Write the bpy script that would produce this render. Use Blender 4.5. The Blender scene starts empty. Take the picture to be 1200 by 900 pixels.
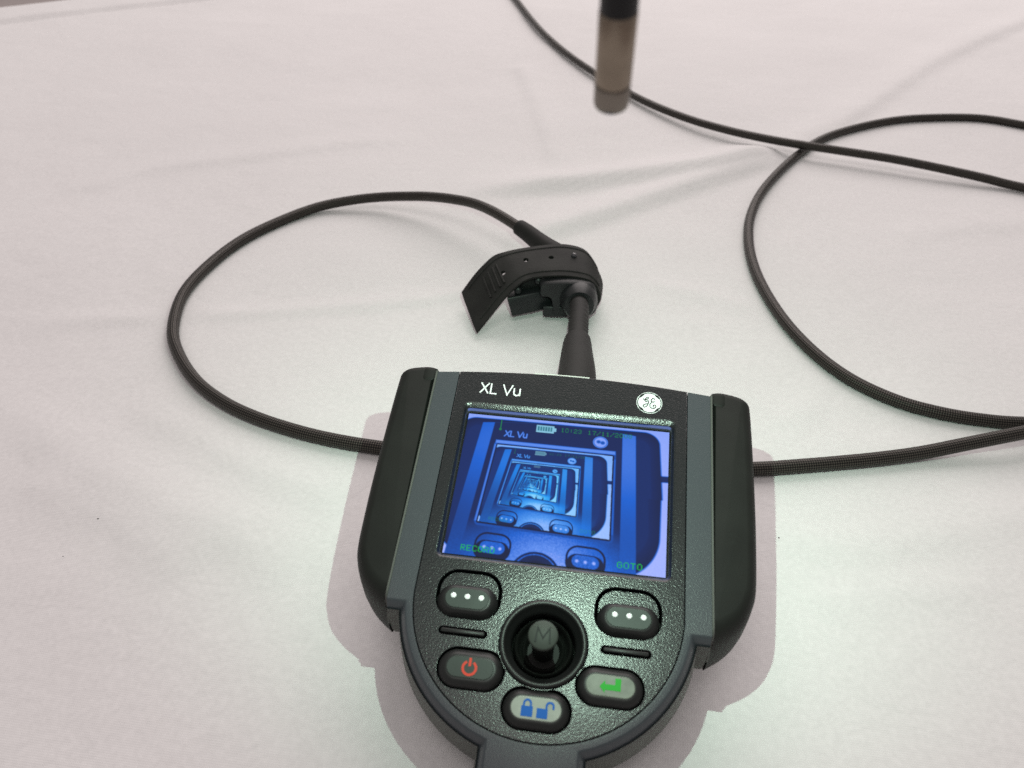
import bpy, bmesh, math, random
import numpy as np
from mathutils import Matrix, Vector
from mathutils.geometry import tessellate_polygon

random.seed(4)
rng = np.random.default_rng(4)
SC = bpy.context.scene
COL = SC.collection
MM = 0.001                                  # everything below is written in millimetres

# ------------------------------------------------------------------ camera
cam_d = bpy.data.cameras.new('camera')
cam = bpy.data.objects.new('camera', cam_d)
COL.objects.link(cam)
cam.matrix_world = Matrix(((0.990908, -0.090764, 0.099317, 8.351 * MM),
                           (0.134185, 0.612825, -0.778743, -222.825 * MM),
                           (0.009818, 0.784989, 0.619432, 263.526 * MM),
                           (0, 0, 0, 1)))
cam_d.sensor_fit = 'HORIZONTAL'
cam_d.sensor_width = 36.0
cam_d.lens = 28.668
cam_d.clip_start = 0.01
cam_d.clip_end = 50.0
cam_d.dof.use_dof = True
cam_d.dof.focus_distance = 0.35
cam_d.dof.aperture_fstop = 16.0
SC.camera = cam

# ------------------------------------------------------------------ light
world = bpy.data.worlds.new('World')
SC.world = world
world.use_nodes = True
bg = world.node_tree.nodes['Background']
bg.inputs['Color'].default_value = (1.0, 0.93, 0.91, 1)
bg.inputs['Strength'].default_value = 0.36


def area(name, loc, target, size, power, color):
    d = bpy.data.lights.new(name, 'AREA')
    d.shape = 'SQUARE'
    d.size = size
    d.energy = power
    d.color = color
    o = bpy.data.objects.new(name, d)
    COL.objects.link(o)
    o.location = loc
    o.rotation_euler = (Vector(target) - Vector(loc)).to_track_quat('-Z', 'Y').to_euler()
    return o


area('ceiling_lamp', (-0.05, -0.62, 1.9), (0.0, 0.05, 0), 0.8, 4.8, (1.0, 0.905, 0.885))
area('ceiling_lamp_far', (0.10, 2.6, 2.0), (0.05, 0.3, 0), 2.6, 70.0, (1.0, 0.905, 0.885))
# the lamp in the end of the probe (its own light, green-white); device normal = (0, -.28735, .95783)
TIP = Vector((6.847, -71.768, 210.806))
NRM = Vector((0.0, -0.28734789, 0.95782629))
ld = bpy.data.lights.new('probe_lamp', 'SPOT')
ld.energy = 1.42
ld.color = (0.68, 1.0, 0.79)
ld.spot_size = math.radians(108)
ld.spot_blend = 1.0
ld.shadow_soft_size = 0.0011
lo = bpy.data.objects.new('probe_lamp', ld)
COL.objects.link(lo)
lo.location = (TIP - NRM * 0.4) * MM
lo.rotation_euler = Vector((0.03, 0.56, -0.83)).to_track_quat('-Z', 'Y').to_euler()

vs = SC.view_settings
SC.display_settings.display_device = 'sRGB'
vs.view_transform = 'Standard'
vs.look = 'None'
vs.exposure = 0.0
vs.gamma = 1.0
vs.use_curve_mapping = False
SC.cycles.max_bounces = 8
SC.cycles.use_denoising = False          # the photograph has grain of its own
SC.cycles.sample_clamp_indirect = 2.0
SC.cycles.caustics_reflective = False
SC.cycles.caustics_refractive = False
SC.cycles.blur_glossy = 0.0


# ------------------------------------------------------------------ materials
def mat(name, base, rough=0.5, metal=0.0, spec=0.5, bump=None, coat=0.0, var=None):
    """bump = list of (noise scale per metre, strength, distance m); var = (scale, amount) tone variation"""
    m = bpy.data.materials.new(name)
    m.use_nodes = True
    nt = m.node_tree
    N, Lk = nt.nodes, nt.links
    b = N['Principled BSDF']
    b.inputs['Base Color'].default_value = (*base, 1)
    b.inputs['Roughness'].default_value = rough
    b.inputs['Metallic'].default_value = metal
    b.inputs['Specular IOR Level'].default_value = spec
    b.inputs['Coat Weight'].default_value = coat
    tc = N.new('ShaderNodeTexCoord')
    if bump:
        prev = None
        for sc, st, di in bump:
            n = N.new('ShaderNodeTexNoise')
            n.inputs['Scale'].default_value = sc
            n.inputs['Detail'].default_value = 2.0
            Lk.new(tc.outputs['Object'], n.inputs['Vector'])
            bp = N.new('ShaderNodeBump')
            bp.inputs['Strength'].default_value = st
            bp.inputs['Distance'].default_value = di
            Lk.new(n.outputs['Fac'], bp.inputs['Height'])
            if prev:
                Lk.new(prev.outputs['Normal'], bp.inputs['Normal'])
            prev = bp
        Lk.new(prev.outputs['Normal'], b.inputs['Normal'])
    if var:
        n = N.new('ShaderNodeTexNoise')
        n.inputs['Scale'].default_value = var[0]
        n.inputs['Detail'].default_value = 4.0
        Lk.new(tc.outputs['Object'], n.inputs['Vector'])
        mr = N.new('ShaderNodeMapRange')
        mr.inputs['From Min'].default_value = 0.3
        mr.inputs['From Max'].default_value = 0.7
        mr.inputs['To Min'].default_value = 1 - var[1]
        mr.inputs['To Max'].default_value = 1 + var[1]
        Lk.new(n.outputs['Fac'], mr.inputs['Value'])
        mx = N.new('ShaderNodeVectorMath')
        mx.operation = 'SCALE'
        mx.inputs[0].default_value = base
        Lk.new(mr.outputs['Result'], mx.inputs['Scale'])
        Lk.new(mx.outputs['Vector'], b.inputs['Base Color'])
    return m


M = {}
M['panel'] = mat('textured_black_paint', (0.0055, 0.0075, 0.0085), 0.27, spec=0.58, bump=[(1900, 1.0, 0.00009)])
M['grey'] = mat('textured_grey_paint', (0.043, 0.050, 0.058), 0.34, spec=0.45, bump=[(2200, 1.0, 0.00008)])
M['shell'] = mat('grey_plastic', (0.085, 0.088, 0.08), 0.6, spec=0.4, bump=[(1500, 0.2, 0.0001)])
M['rubber'] = mat('black_rubber', (0.0085, 0.0095, 0.008), 0.6, spec=0.25, bump=[(1800, 0.25, 0.0001), (160, 0.1, 0.0004)], var=(60, 0.25))
M['button'] = mat('button_rubber', (0.008, 0.0085, 0.0085), 0.42, spec=0.42, bump=[(1500, 0.12, 0.0001)])
M['plate'] = mat('button_face_dark', (0.024, 0.034, 0.029), 0.5, spec=0.4, bump=[(1500, 0.15, 0.0001)], var=(250, 0.15))  # same rubber as the button, coloured paler for the light its face catches
M['plate_pale'] = mat('button_face_white', (0.30, 0.335, 0.29), 0.5, spec=0.4, bump=[(1500, 0.15, 0.0001)], var=(220, 0.15))
M['plate_light'] = mat('button_face_pale', (0.175, 0.20, 0.165), 0.5, spec=0.4, bump=[(1500, 0.15, 0.0001)], var=(220, 0.22))
M['stick'] = mat('stick_rubber', (0.036, 0.045, 0.037), 0.6, spec=0.4, bump=[(1500, 0.2, 0.0001)])
M['boot'] = mat('matt_boot_rubber', (0.007, 0.008, 0.007), 0.55, spec=0.25)
M['groove'] = mat('deep_black_gap', (0.004, 0.004, 0.004), 0.7, spec=0.2)
M['white'] = mat('white_print', (0.82, 0.83, 0.84), 0.45)
M['red'] = mat('red_print', (0.62, 0.06, 0.035), 0.6, spec=0.3)
M['green'] = mat('green_print', (0.02, 0.36, 0.03), 0.6, spec=0.3)
M['blue'] = mat('blue_print', (0.003, 0.105, 0.44), 0.6, spec=0.3)
M['ink'] = mat('dark_ink', (0.006, 0.007, 0.007), 0.6, spec=0.3)
M['frame'] = mat('glossy_recess_wall', (0.36, 0.38, 0.42), 0.16, metal=0.75)
M['collar'] = mat('pale_grey_plastic', (0.62, 0.61, 0.58), 0.5)
M['hose'] = mat('black_hose_rubber', (0.011, 0.0107, 0.0098), 0.66, spec=0.28, bump=[(900, 0.25, 0.0002)], var=(90, 0.2))
M['strap'] = mat('worn_black_rubber', (0.0135, 0.0135, 0.0122), 0.68, spec=0.28, bump=[(700, 0.5, 0.0002), (1900, 0.6, 0.0001)], var=(70, 0.45))
M['clip'] = mat('moulded_black_plastic', (0.012, 0.0135, 0.0145), 0.42, spec=0.4, bump=[(900, 0.15, 0.0001)], var=(80, 0.2))
M['metal'] = mat('warm_bare_metal', (0.25, 0.21, 0.165), 0.30, metal=1.0, bump=[(900, 0.1, 0.0001)], var=(150, 0.12))
M['metal_dark'] = mat('dull_bare_metal', (0.20, 0.18, 0.155), 0.34, metal=1.0, bump=[(900, 0.1, 0.0001)])
for k_ in ('metal', 'metal_dark'):
    b_ = M[k_].node_tree.nodes['Principled BSDF']
    b_.inputs['Anisotropic'].default_value = 0.85
    b_.inputs['Anisotropic Rotation'].default_value = 0.0
M['neck'] = mat('black_bending_neck', (0.004, 0.004, 0.005), 0.5, spec=0.3)
M['lens'] = mat('lens_glass', (0.02, 0.02, 0.025), 0.05, coat=1.0)
M['floor'] = mat('dusky_floor', (0.62, 0.545, 0.53), 0.8, bump=[(40, 0.2, 0.002)], var=(3, 0.15))
M['lint'] = mat('lint', (0.03, 0.028, 0.025), 0.9)


def cloth_material():
    m = bpy.data.materials.new('white_cotton')
    m.use_nodes = True
    nt = m.node_tree
    N, Lk = nt.nodes, nt.links
    b = N['Principled BSDF']
    b.inputs['Roughness'].default_value = 0.92
    b.inputs['Specular IOR Level'].default_value = 0.15
    b.inputs['Sheen Weight'].default_value = 0.08
    tc = N.new('ShaderNodeTexCoord')
    # faint soiling and yarn unevenness
    n1 = N.new('ShaderNodeTexNoise')
    n1.inputs['Scale'].default_value = 7.0
    n1.inputs['Detail'].default_value = 5.0
    n2 = N.new('ShaderNodeTexNoise')
    n2.inputs['Scale'].default_value = 420.0
    n2.inputs['Detail'].default_value = 3.0
    for n in (n1, n2):
        Lk.new(tc.outputs['Object'], n.inputs['Vector'])
    r1 = N.new('ShaderNodeMapRange')
    r1.inputs['From Min'].default_value = 0.3
    r1.inputs['From Max'].default_value = 0.7
    r1.inputs['To Min'].default_value = 0.765
    r1.inputs['To Max'].default_value = 0.80
    r2 = N.new('ShaderNodeMapRange')
    r2.inputs['From Min'].default_value = 0.3
    r2.inputs['From Max'].default_value = 0.7
    r2.inputs['To Min'].default_value = 0.955
    r2.inputs['To Max'].default_value = 1.03
    Lk.new(n1.outputs['Fac'], r1.inputs['Value'])
    Lk.new(n2.outputs['Fac'], r2.inputs['Value'])
    mu = N.new('ShaderNodeMath')
    mu.operation = 'MULTIPLY'
    Lk.new(r1.outputs['Result'], mu.inputs[0])
    Lk.new(r2.outputs['Result'], mu.inputs[1])
    sc = N.new('ShaderNodeVectorMath')
    sc.operation = 'SCALE'
    sc.inputs[0].default_value = (1.0, 0.985, 0.985)
    Lk.new(mu.outputs['Value'], sc.inputs['Scale'])
    Lk.new(sc.outputs['Vector'], b.inputs['Base Color'])
    # plain weave + small crumples
    prev = None
    wv = []
    for ax in ('X', 'Y'):
        w = N.new('ShaderNodeTexWave')
        w.bands_direction = ax
        w.inputs['Scale'].default_value = 380.0
        w.inputs['Distortion'].default_value = 1.2
        w.inputs['Detail'].default_value = 1.0
        Lk.new(tc.outputs['Object'], w.inputs['Vector'])
        wv.append(w)
    mx = N.new('ShaderNodeMath')
    mx.operation = 'MAXIMUM'
    Lk.new(wv[0].outputs['Fac'], mx.inputs[0])
    Lk.new(wv[1].outputs['Fac'], mx.inputs[1])
    b1 = N.new('ShaderNodeBump')
    b1.inputs['Strength'].default_value = 0.22
    b1.inputs['Distance'].default_value = 0.0003
    Lk.new(mx.outputs['Value'], b1.inputs['Height'])
    n3 = N.new('ShaderNodeTexNoise')
    n3.inputs['Scale'].default_value = 60.0
    n3.inputs['Detail'].default_value = 6.0
    n3.inputs['Distortion'].default_value = 0.6
    Lk.new(tc.outputs['Object'], n3.inputs['Vector'])
    b2 = N.new('ShaderNodeBump')
    b2.inputs['Strength'].default_value = 0.42
    b2.inputs['Distance'].default_value = 0.0016
    Lk.new(n3.outputs['Fac'], b2.inputs['Height'])
    Lk.new(b1.outputs['Normal'], b2.inputs['Normal'])
    Lk.new(b2.outputs['Normal'], b.inputs['Normal'])
    return m


M['cloth'] = cloth_material()


def braid_material():
    m = bpy.data.materials.new('metal_braid')
    m.use_nodes = True
    nt = m.node_tree
    N, Lk = nt.nodes, nt.links
    b = N['Principled BSDF']
    b.inputs['Roughness'].default_value = 0.42
    b.inputs['Metallic'].default_value = 0.55
    uv = N.new('ShaderNodeUVMap')
    sp = N.new('ShaderNodeSeparateXYZ')
    Lk.new(uv.outputs['UV'], sp.inputs['Vector'])

    def math_(op, a, c):
        n = N.new('ShaderNodeMath')
        n.operation = op
        for i, v in enumerate((a, c)):
            if isinstance(v, (int, float)):
                n.inputs[i].default_value = v
            elif v is not None:
                Lk.new(v, n.inputs[i])
        return n.outputs['Value']
    tau = 2 * math.pi
    u = math_('MULTIPLY', sp.outputs['X'], 9 * tau)
    v = math_('MULTIPLY', sp.outputs['Y'], 8 * tau)
    s1 = math_('SINE', math_('ADD', u, v), None)
    s2 = math_('SINE', math_('SUBTRACT', u, v), None)
    pr = math_('MULTIPLY', s1, s2)
    h = math_('MULTIPLY_ADD', pr, 0.5)
    h.node.inputs[2].default_value = 0.5
    ramp = N.new('ShaderNodeValToRGB')
    ramp.color_ramp.elements[0].position = 0.35
    ramp.color_ramp.elements[0].color = (0.004, 0.0036, 0.0032, 1)
    ramp.color_ramp.elements[1].position = 1.0
    ramp.color_ramp.elements[1].color = (0.10, 0.087, 0.074, 1)
    Lk.new(h, ramp.inputs['Fac'])
    Lk.new(ramp.outputs['Color'], b.inputs['Base Color'])
    bp = N.new('ShaderNodeBump')
    bp.inputs['Strength'].default_value = 0.8
    bp.inputs['Distance'].default_value = 0.00025
    Lk.new(h, bp.inputs['Height'])
    Lk.new(bp.outputs['Normal'], b.inputs['Normal'])
    return m


M['braid'] = braid_material()


# ------------------------------------------------------------------ mesh helpers
def link(name, mesh, material, parent=None):
    o = bpy.data.objects.new(name, mesh)
    COL.objects.link(o)
    if material is not None and len(mesh.materials) == 0:
        mesh.materials.append(material)
    if parent is not None:
        o.parent = parent
    return o


def make(name, verts, faces, material, parent=None, smooth=35, uvs=None):
    me = bpy.data.meshes.new(name)
    me.from_pydata([tuple(float(c) * MM for c in v) for v in verts], [], faces)
    if uvs is not None:
        lay = me.uv_layers.new(name='UVMap')
        lay.data.foreach_set('uv', np.asarray(uvs, np.float32).ravel())
    bm = bmesh.new()
    bm.from_mesh(me)
    bmesh.ops.recalc_face_normals(bm, faces=bm.faces)
    bm.to_mesh(me)
    bm.free()
    if smooth:
        me.polygons.foreach_set('use_smooth', [True] * len(me.polygons))
        me.set_sharp_from_angle(angle=math.radians(smooth))
    return link(name, me, material, parent)


def thing(name, label, cat, loc=(0, 0, 0), rot=(0, 0, 0), group=None):
    o = bpy.data.objects.new(name, None)
    COL.objects.link(o)
    o.empty_display_size = 0.02
    o.location = loc
    o.rotation_euler = rot
    tag(o, label, cat, group)
    return o


def tag(o, label, cat, group=None):
    o['label'] = label
    o['category'] = cat
    if group:
        o['group'] = group
    return o


def loft(contours, cap0=True, cap1=True, closed=True):
    """contours: list of equal-length lists of xyz"""
    n = len(contours[0])
    V = [p for c in contours for p in c]
    F = []
    for k in range(len(contours) - 1):
        for i in range(n if closed else n - 1):
            j = (i + 1) % n
            F.append((k * n + i, k * n + j, (k + 1) * n + j, (k + 1) * n + i))
    if cap0:
        F += fill(V, list(range(n)))
    if cap1:
        o = (len(contours) - 1) * n
        F += fill(V, [o + i for i in range(n)])
    return V, F


def fill(V, idx):
    tri = tessellate_polygon([[Vector((V[i][0], V[i][1], 0)) for i in idx]])
    if not tri:
        return [tuple(idx)]
    return [tuple(idx[i] for i in t) for t in tri]


def rrect(cx, cy, w, h, r, n=7):
    r = min(r, w / 2 - 1e-4, h / 2 - 1e-4)
    P = []
    for sx, sy, a0 in ((1, 1, 0), (-1, 1, 90), (-1, -1, 180), (1, -1, 270)):
        for k in range(n):
            a = math.radians(a0 + 90 * k / (n - 1))
            P.append((cx + sx * (w / 2 - r) + r * math.cos(a), cy + sy * (h / 2 - r) + r * math.sin(a)))
    return P


def z_(P, z):
    return [(x, y, z) for x, y in P]


def circle2(cx, cy, r, n=48):
    return [(cx + r * math.cos(2 * math.pi * i / n), cy + r * math.sin(2 * math.pi * i / n)) for i in range(n)]


def plate(name, outline, holes, z_top, thick, bevel, material, parent):
    """flat plate with holes and softened edges, built from a filled 2D outline"""
    cu = bpy.data.curves.new(name, 'CURVE')
    cu.dimensions = '2D'
    cu.fill_mode = 'BOTH'
    for P in [outline] + holes:
        s = cu.splines.new('POLY')
        s.points.add(len(P) - 1)
        for p, q in zip(s.points, P):
            p.co = (q[0] * MM, q[1] * MM, 0, 1)
        s.use_cyclic_u = True
    cu.bevel_depth = bevel * MM
    cu.bevel_resolution = 2
    cu.offset = -bevel * MM
    cu.extrude = (thick / 2 - bevel) * MM
    tmp = bpy.data.objects.new('tmp', cu)
    COL.objects.link(tmp)
    dg = bpy.context.evaluated_depsgraph_get()
    me = bpy.data.meshes.new_from_object(tmp.evaluated_get(dg))
    bpy.data.objects.remove(tmp)
    bpy.data.curves.remove(cu)
    me.name = name
    me.transform(Matrix.Translation((0, 0, (z_top - thick / 2) * MM)))
    me.materials.clear()
    me.polygons.foreach_set('use_smooth', [True] * len(me.polygons))
    me.set_sharp_from_angle(angle=math.radians(30))
    return link(name, me, material, parent)


def lathe(name, prof, cx, cy, material, parent, n=64, smooth=40):
    cs = [[(cx + r * math.cos(2 * math.pi * i / n), cy + r * math.sin(2 * math.pi * i / n), z) for i in range(n)] for r, z in prof]
    V, F = loft(cs, False, False)
    return make(name, V, F, material, parent, smooth)


def catmull(P, n=6, closed=False):
    P = [np.asarray(p, float) for p in P]
    out = []
    m = len(P)
    for i in range(m if closed else m - 1):
        if closed:
            a, b, c, d = P[(i - 1) % m], P[i], P[(i + 1) % m], P[(i + 2) % m]
        else:
            a, b, c, d = P[max(i - 1, 0)], P[i], P[i + 1], P[min(i + 2, m - 1)]
        for k in range(n):
            t = k / n
            out.append(0.5 * ((2 * b) + (c - a) * t + (2 * a - 5 * b + 4 * c - d) * t * t + (3 * b - a - 3 * c + d) * t ** 3))
    if not closed:
        out.append(P[-1])
    return out


def ribbon_data(P, w, z0, z1, taper=None):
    """flat printed or raised stroke along a 2D polyline"""
    P = [np.asarray(p, float) for p in P]
    L, R = [], []
    m = len(P)
    for i in range(m):
        d0 = P[i] - P[i - 1] if i > 0 else P[i + 1] - P[i]
        d1 = P[i + 1] - P[i] if i < m - 1 else P[i] - P[i - 1]
        d0 = d0 / (np.linalg.norm(d0) + 1e-9)
        d1 = d1 / (np.linalg.norm(d1) + 1e-9)
        n0, n1 = np.array([-d0[1], d0[0]]), np.array([-d1[1], d1[0]])
        nn = n0 + n1
        nn = nn / (np.linalg.norm(nn) + 1e-9)
        k = 1 / max(0.45, float(nn @ n0))
        ww = w * (taper[i] if taper else 1) / 2
        L.append(P[i] + nn * k * ww)
        R.append(P[i] - nn * k * ww)
    V, F = [], []
    for z in (z0, z1):
        V += [(p[0], p[1], z) for p in L] + [(p[0], p[1], z) for p in R]
    o = 2 * m
    for i in range(m - 1):
        F.append((o + i, o + i + 1, o + m + i + 1, o + m + i))
        F.append((i, i + 1, o + i + 1, o + i))
        F.append((m + i, m + i + 1, o + m + i + 1, o + m + i))
    F.append((0, m, o + m, o))
    F.append((m - 1, 2 * m - 1, o + 2 * m - 1, o + m - 1))
    return V, F


def strokes(name, lines, w, z0, z1, material, parent):
    V, F = [], []
    for ln in lines:
        v, f = ribbon_data(ln, w, z0, z1)
        k = len(V)
        V += v
        F += [tuple(i + k for i in q) for q in f]
    return make(name, V, F, material, parent, smooth=0)


def prism(P, z0, z1):
    return loft([z_(P, z0), z_(P, z1)], False, True)


def frames(P):
    P = [np.asarray(p, float) for p in P]
    T = []
    for i in range(len(P)):
        t = P[min(i + 1, len(P) - 1)] - P[max(i - 1, 0)]
        T.append(t / np.linalg.norm(t))
    up = np.array([0, 0, 1.0])
    U = []
    u = up - T[0] * (up @ T[0])
    if np.linalg.norm(u) < 0.1:
        u = np.array([0, 1.0, 0]) - T[0] * T[0][1]
    u /= np.linalg.norm(u)
    for t in T:
        u = u - t * (u @ t)
        u /= np.linalg.norm(u)
        U.append(u)
    return P, T, U


def tube(name, P, rad, material, parent=None, n=18, caps=True, smooth=50):
    P, T, U = frames(P)
    rad = [rad] * len(P) if isinstance(rad, (int, float)) else rad
    cum = np.concatenate([[0], np.cumsum([np.linalg.norm(P[i + 1] - P[i]) for i in range(len(P) - 1)])])
    V, F, UV = [], [], []
    for p, t, u, r in zip(P, T, U, rad):
        b = np.cross(t, u)
        for k in range(n):
            a = 2 * math.pi * k / n
            V.append(p + r * (math.cos(a) * u + math.sin(a) * b))
    for i in range(len(P) - 1):
        for k in range(n):
            j = (k + 1) % n
            F.append((i * n + k, i * n + j, (i + 1) * n + j, (i + 1) * n + k))
            c0, c1 = cum[i] / 18.0, cum[i + 1] / 18.0
            UV += [(k / n, c0), ((k + 1) / n, c0), ((k + 1) / n, c1), (k / n, c1)]
    if caps:
        F.append(tuple(range(n)))
        F.append(tuple(range((len(P) - 1) * n, len(P) * n)))
        UV += [(0, 0)] * (2 * n)
    me = bpy.data.meshes.new(name)
    me.from_pydata([tuple(float(c) * MM for c in v) for v in V], [], F)
    lay = me.uv_layers.new(name='UVMap')
    lay.data.foreach_set('uv', np.asarray(UV, np.float32).ravel())
    me.polygons.foreach_set('use_smooth', [True] * len(me.polygons))
    me.set_sharp_from_angle(angle=math.radians(smooth))
    bm = bmesh.new()
    bm.from_mesh(me)
    bmesh.ops.recalc_face_normals(bm, faces=bm.faces)
    bm.to_mesh(me)
    bm.free()
    return link(name, me, material, parent)


# ------------------------------------------------------------------ setting: floor and sheet
fl = make('floor', [(-4000, -3000, -720), (4000, -3000, -720), (4000, 6000, -720), (-4000, 6000, -720)], [(0, 1, 2, 3)], M['floor'], smooth=0)
fl['kind'] = 'structure'


def vnoise(x, y, wl, seed):
    """smooth value noise, wl = wavelength in mm"""
    r = np.random.default_rng(seed)
    g = r.random((257, 257)) - 0.5
    xs, ys = x / wl + 97.3, y / wl + 83.1
    xi, yi = np.floor(xs).astype(int), np.floor(ys).astype(int)
    fx, fy = xs - xi, ys - yi
    fx, fy = fx * fx * (3 - 2 * fx), fy * fy * (3 - 2 * fy)
    xi, yi = xi % 256, yi % 256
    return (g[xi, yi] * (1 - fx) + g[xi + 1, yi] * fx) * (1 - fy) + (g[xi, yi + 1] * (1 - fx) + g[xi + 1, yi + 1] * fx) * fy


# the far edge of the table runs along EA; the sheet hangs down beyond it
EA = np.array([0.775, 0.632])
EB = np.array([0.632, -0.775])
E0 = np.array([-697.0, 777.0])
CREASES = [  # points on the cloth, height, width, asymmetry
    ([(-332, 125), (-284, 131), (-235, 141), (-190, 153), (-143, 166), (-110, 176), (-75, 189), (-40, 205)], 1.0, 3.6, 0.9),
    ([(-120, 322), (-40, 348), (-3, 365), (36, 383), (82, 404), (118, 432), (150, 452)], 4.6, 9.0, 0.9),
    ([(-60, 250), (-33, 274), (12, 316), (48, 350), (109, 403), (134, 424), (160, 450)], 3.6, 8.0, 0.8),
    ([(150, 440), (166, 461), (252, 594), (356, 748), (490, 910), (560, 1000)], 2.3, 10.0, 0.9),
    ([(-400, 290), (-370, 304), (-352, 330), (-283, 369), (-216, 403), (-150, 430)], 1.0, 9.0, 0.8),
    ([(-102, 640), (-85, 594), (-53, 468), (-31, 373)], 1.6, 8.0, 0.5),
    ([(-300, 60), (-221, 23), (-170, 3), (-124, -15), (-100, -30)], 1.2, 11.0, 0.3),
    ([(-230, 70), (-168, 42), (-128, 25), (-89, 15)], 1.0, 9.0, 0.3),
    ([(-250, 12), (-190, -8), (-140, -30)], 0.9, 10.0, 0.3),
    ([(100, 200), (70, 215), (30, 222)], 0.7, 6.0, 0.3),
    ([(-60, 110), (-30, 112), (5, 108), (40, 118)], 0.6, 5.0, 0.3),
    ([(88, 25), (122, 21), (160, 32), (230, 60)], 0.8, 9.0, 0.2),
    ([(95, -10), (130, -4), (180, 10)], 0.6, 7.0, 0.2),
    ([(100, 90), (125, 130), (110, 180)], 0.6, 6.0, 0.2),
    ([(200, 300), (260, 330), (350, 350)], 0.9, 12.0, 0.2),
]


def crease_height(x, y):
    h = np.zeros_like(x)
    for P, amp, wid, asym in CREASES:
        Q = np.array(catmull([np.array(p, float) for p in P], 4))
        best = np.full(x.shape, 1e9)
        sg = np.zeros_like(x)
        tt = np.zeros_like(x)
        for i in range(len(Q) - 1):
            a, b = Q[i], Q[i + 1]
            d = b - a
            L2 = d @ d
            t = np.clip(((x - a[0]) * d[0] + (y - a[1]) * d[1]) / L2, 0, 1)
            dx, dy = x - a[0] - t * d[0], y - a[1] - t * d[1]
            ds = dx * dx + dy * dy
            m = ds < best
            best = np.where(m, ds, best)
            sg = np.where(m, np.sign(d[0] * dy - d[1] * dx), sg)
            tt = np.where(m, (i + t) / (len(Q) - 1), tt)
        dist = np.sqrt(best)
        fade = np.clip(np.minimum(tt, 1 - tt) * 5, 0, 1)
        fade = fade * fade * (3 - 2 * fade)
        # steep on one side, long on the other, as a pressed fold lies
        w = np.where(sg > 0, wid * (1 + 1.8 * asym), wid)
        h += amp * fade * np.exp(-(dist / w) ** 2)
    return h


# the cable's run over the cloth (the sheet lies pressed flat beneath it)
LEFT = [(-41, 226.5, 25.3), (-49.1, 233.2, 27.0), (-65.1, 249.7, 26.5), (-80.3, 263.7, 24.5), (-95.4, 273.9, 21.5), (-110.9, 282.6, 18.0), (-126.3, 288.9, 14.5), (-151.6, 294.4, 9.5), (-174.9, 292.1, 6.2), (-195.8, 281.8, 4.3),
        (-214.2, 260.6, 3.3), (-229.7, 231.0, 3.3), (-237.7, 196.0, 3.3), (-238.3, 161.3, 3.3), (-228.0, 126.6, 3.3), (-214.2, 104.1, 3.3), (-194.5, 83.0, 3.3),
        (-173.6, 68.7, 3.3), (-153.3, 59.8, 3.3), (-131.6, 53.5, 3.3), (-111.5, 49.7, 3.3), (-88.2, 47.7, 3.3), (-50, 46.5, 3.3), (0, 47.5, 3.3), (45, 51.5, 3.3),
        (84.7, 58.5, 3.3), (102.8, 62.8, 3.3), (122.6, 68.0, 3.3), (142.8, 73.6, 3.5), (163.1, 79.8, 4.2), (183.4, 86.5, 6.2), (199.1, 90.9, 8.6), (216.1, 97.1, 9.6)]
OUT1 = [(250, 112, 9.0), (320, 150, 4.0), (400, 220, 3.3), (455, 320, 3.3), (462, 420, 3.3), (425, 500, 3.3)]
CIRC = [(361.6, 533.2, 3.2), (329.4, 544.6, 3.2), (291.8, 540.6, 3.2), (252.3, 527.8, 3.2), (210.6, 500.7, 3.2), (176.9, 468.1, 3.2), (146.2, 418.7, 3.2), (120.6, 363.9, 3.2),
        (107.2, 319.6, 3.2), (102.0, 280.9, 3.2), (102.3, 243.6, 3.2), (107.5, 208.9, 3.2), (116.0, 178.2, 3.2), (128.0, 152.0, 3.2), (142.3, 132.9, 3.2), (160.7, 119.4, 3.2),
        (179.7, 112.7, 3.2), (199.2, 110.3, 3.0), (219.3, 110.7, 3.0)]
OUT2 = [(262, 116, 3.2), (320, 135, 9.0), (400, 185, 9.5), (440, 260, 9.5), (430, 320, 9.5), (380, 368, 5.0)]
FAR = [(314.8, 395.2, 4.0), (286.4, 404.7, 6.0), (256.8, 412.9, 8.0), (226.4, 421.0, 9.5), (195.4, 428.4, 10.0), (160.4, 436.8, 10.2), (131.7, 449.2, 9.0), (99.1, 470.1, 7.0),
       (64.4, 497.4, 6.0), (26.8, 540.3, 5.0), (-15.9, 605.7, 4.5), (-56.1, 679.2, 4.5), (-93.2, 766.4, 4.5), (-133.9, 887.2, 4.5), (-153.4, 948.5, 4.5), (-165, 1020, 5)]
path = catmull([np.array(p, float) for p in LEFT + OUT1 + CIRC + OUT2 + FAR], 6)


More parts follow.
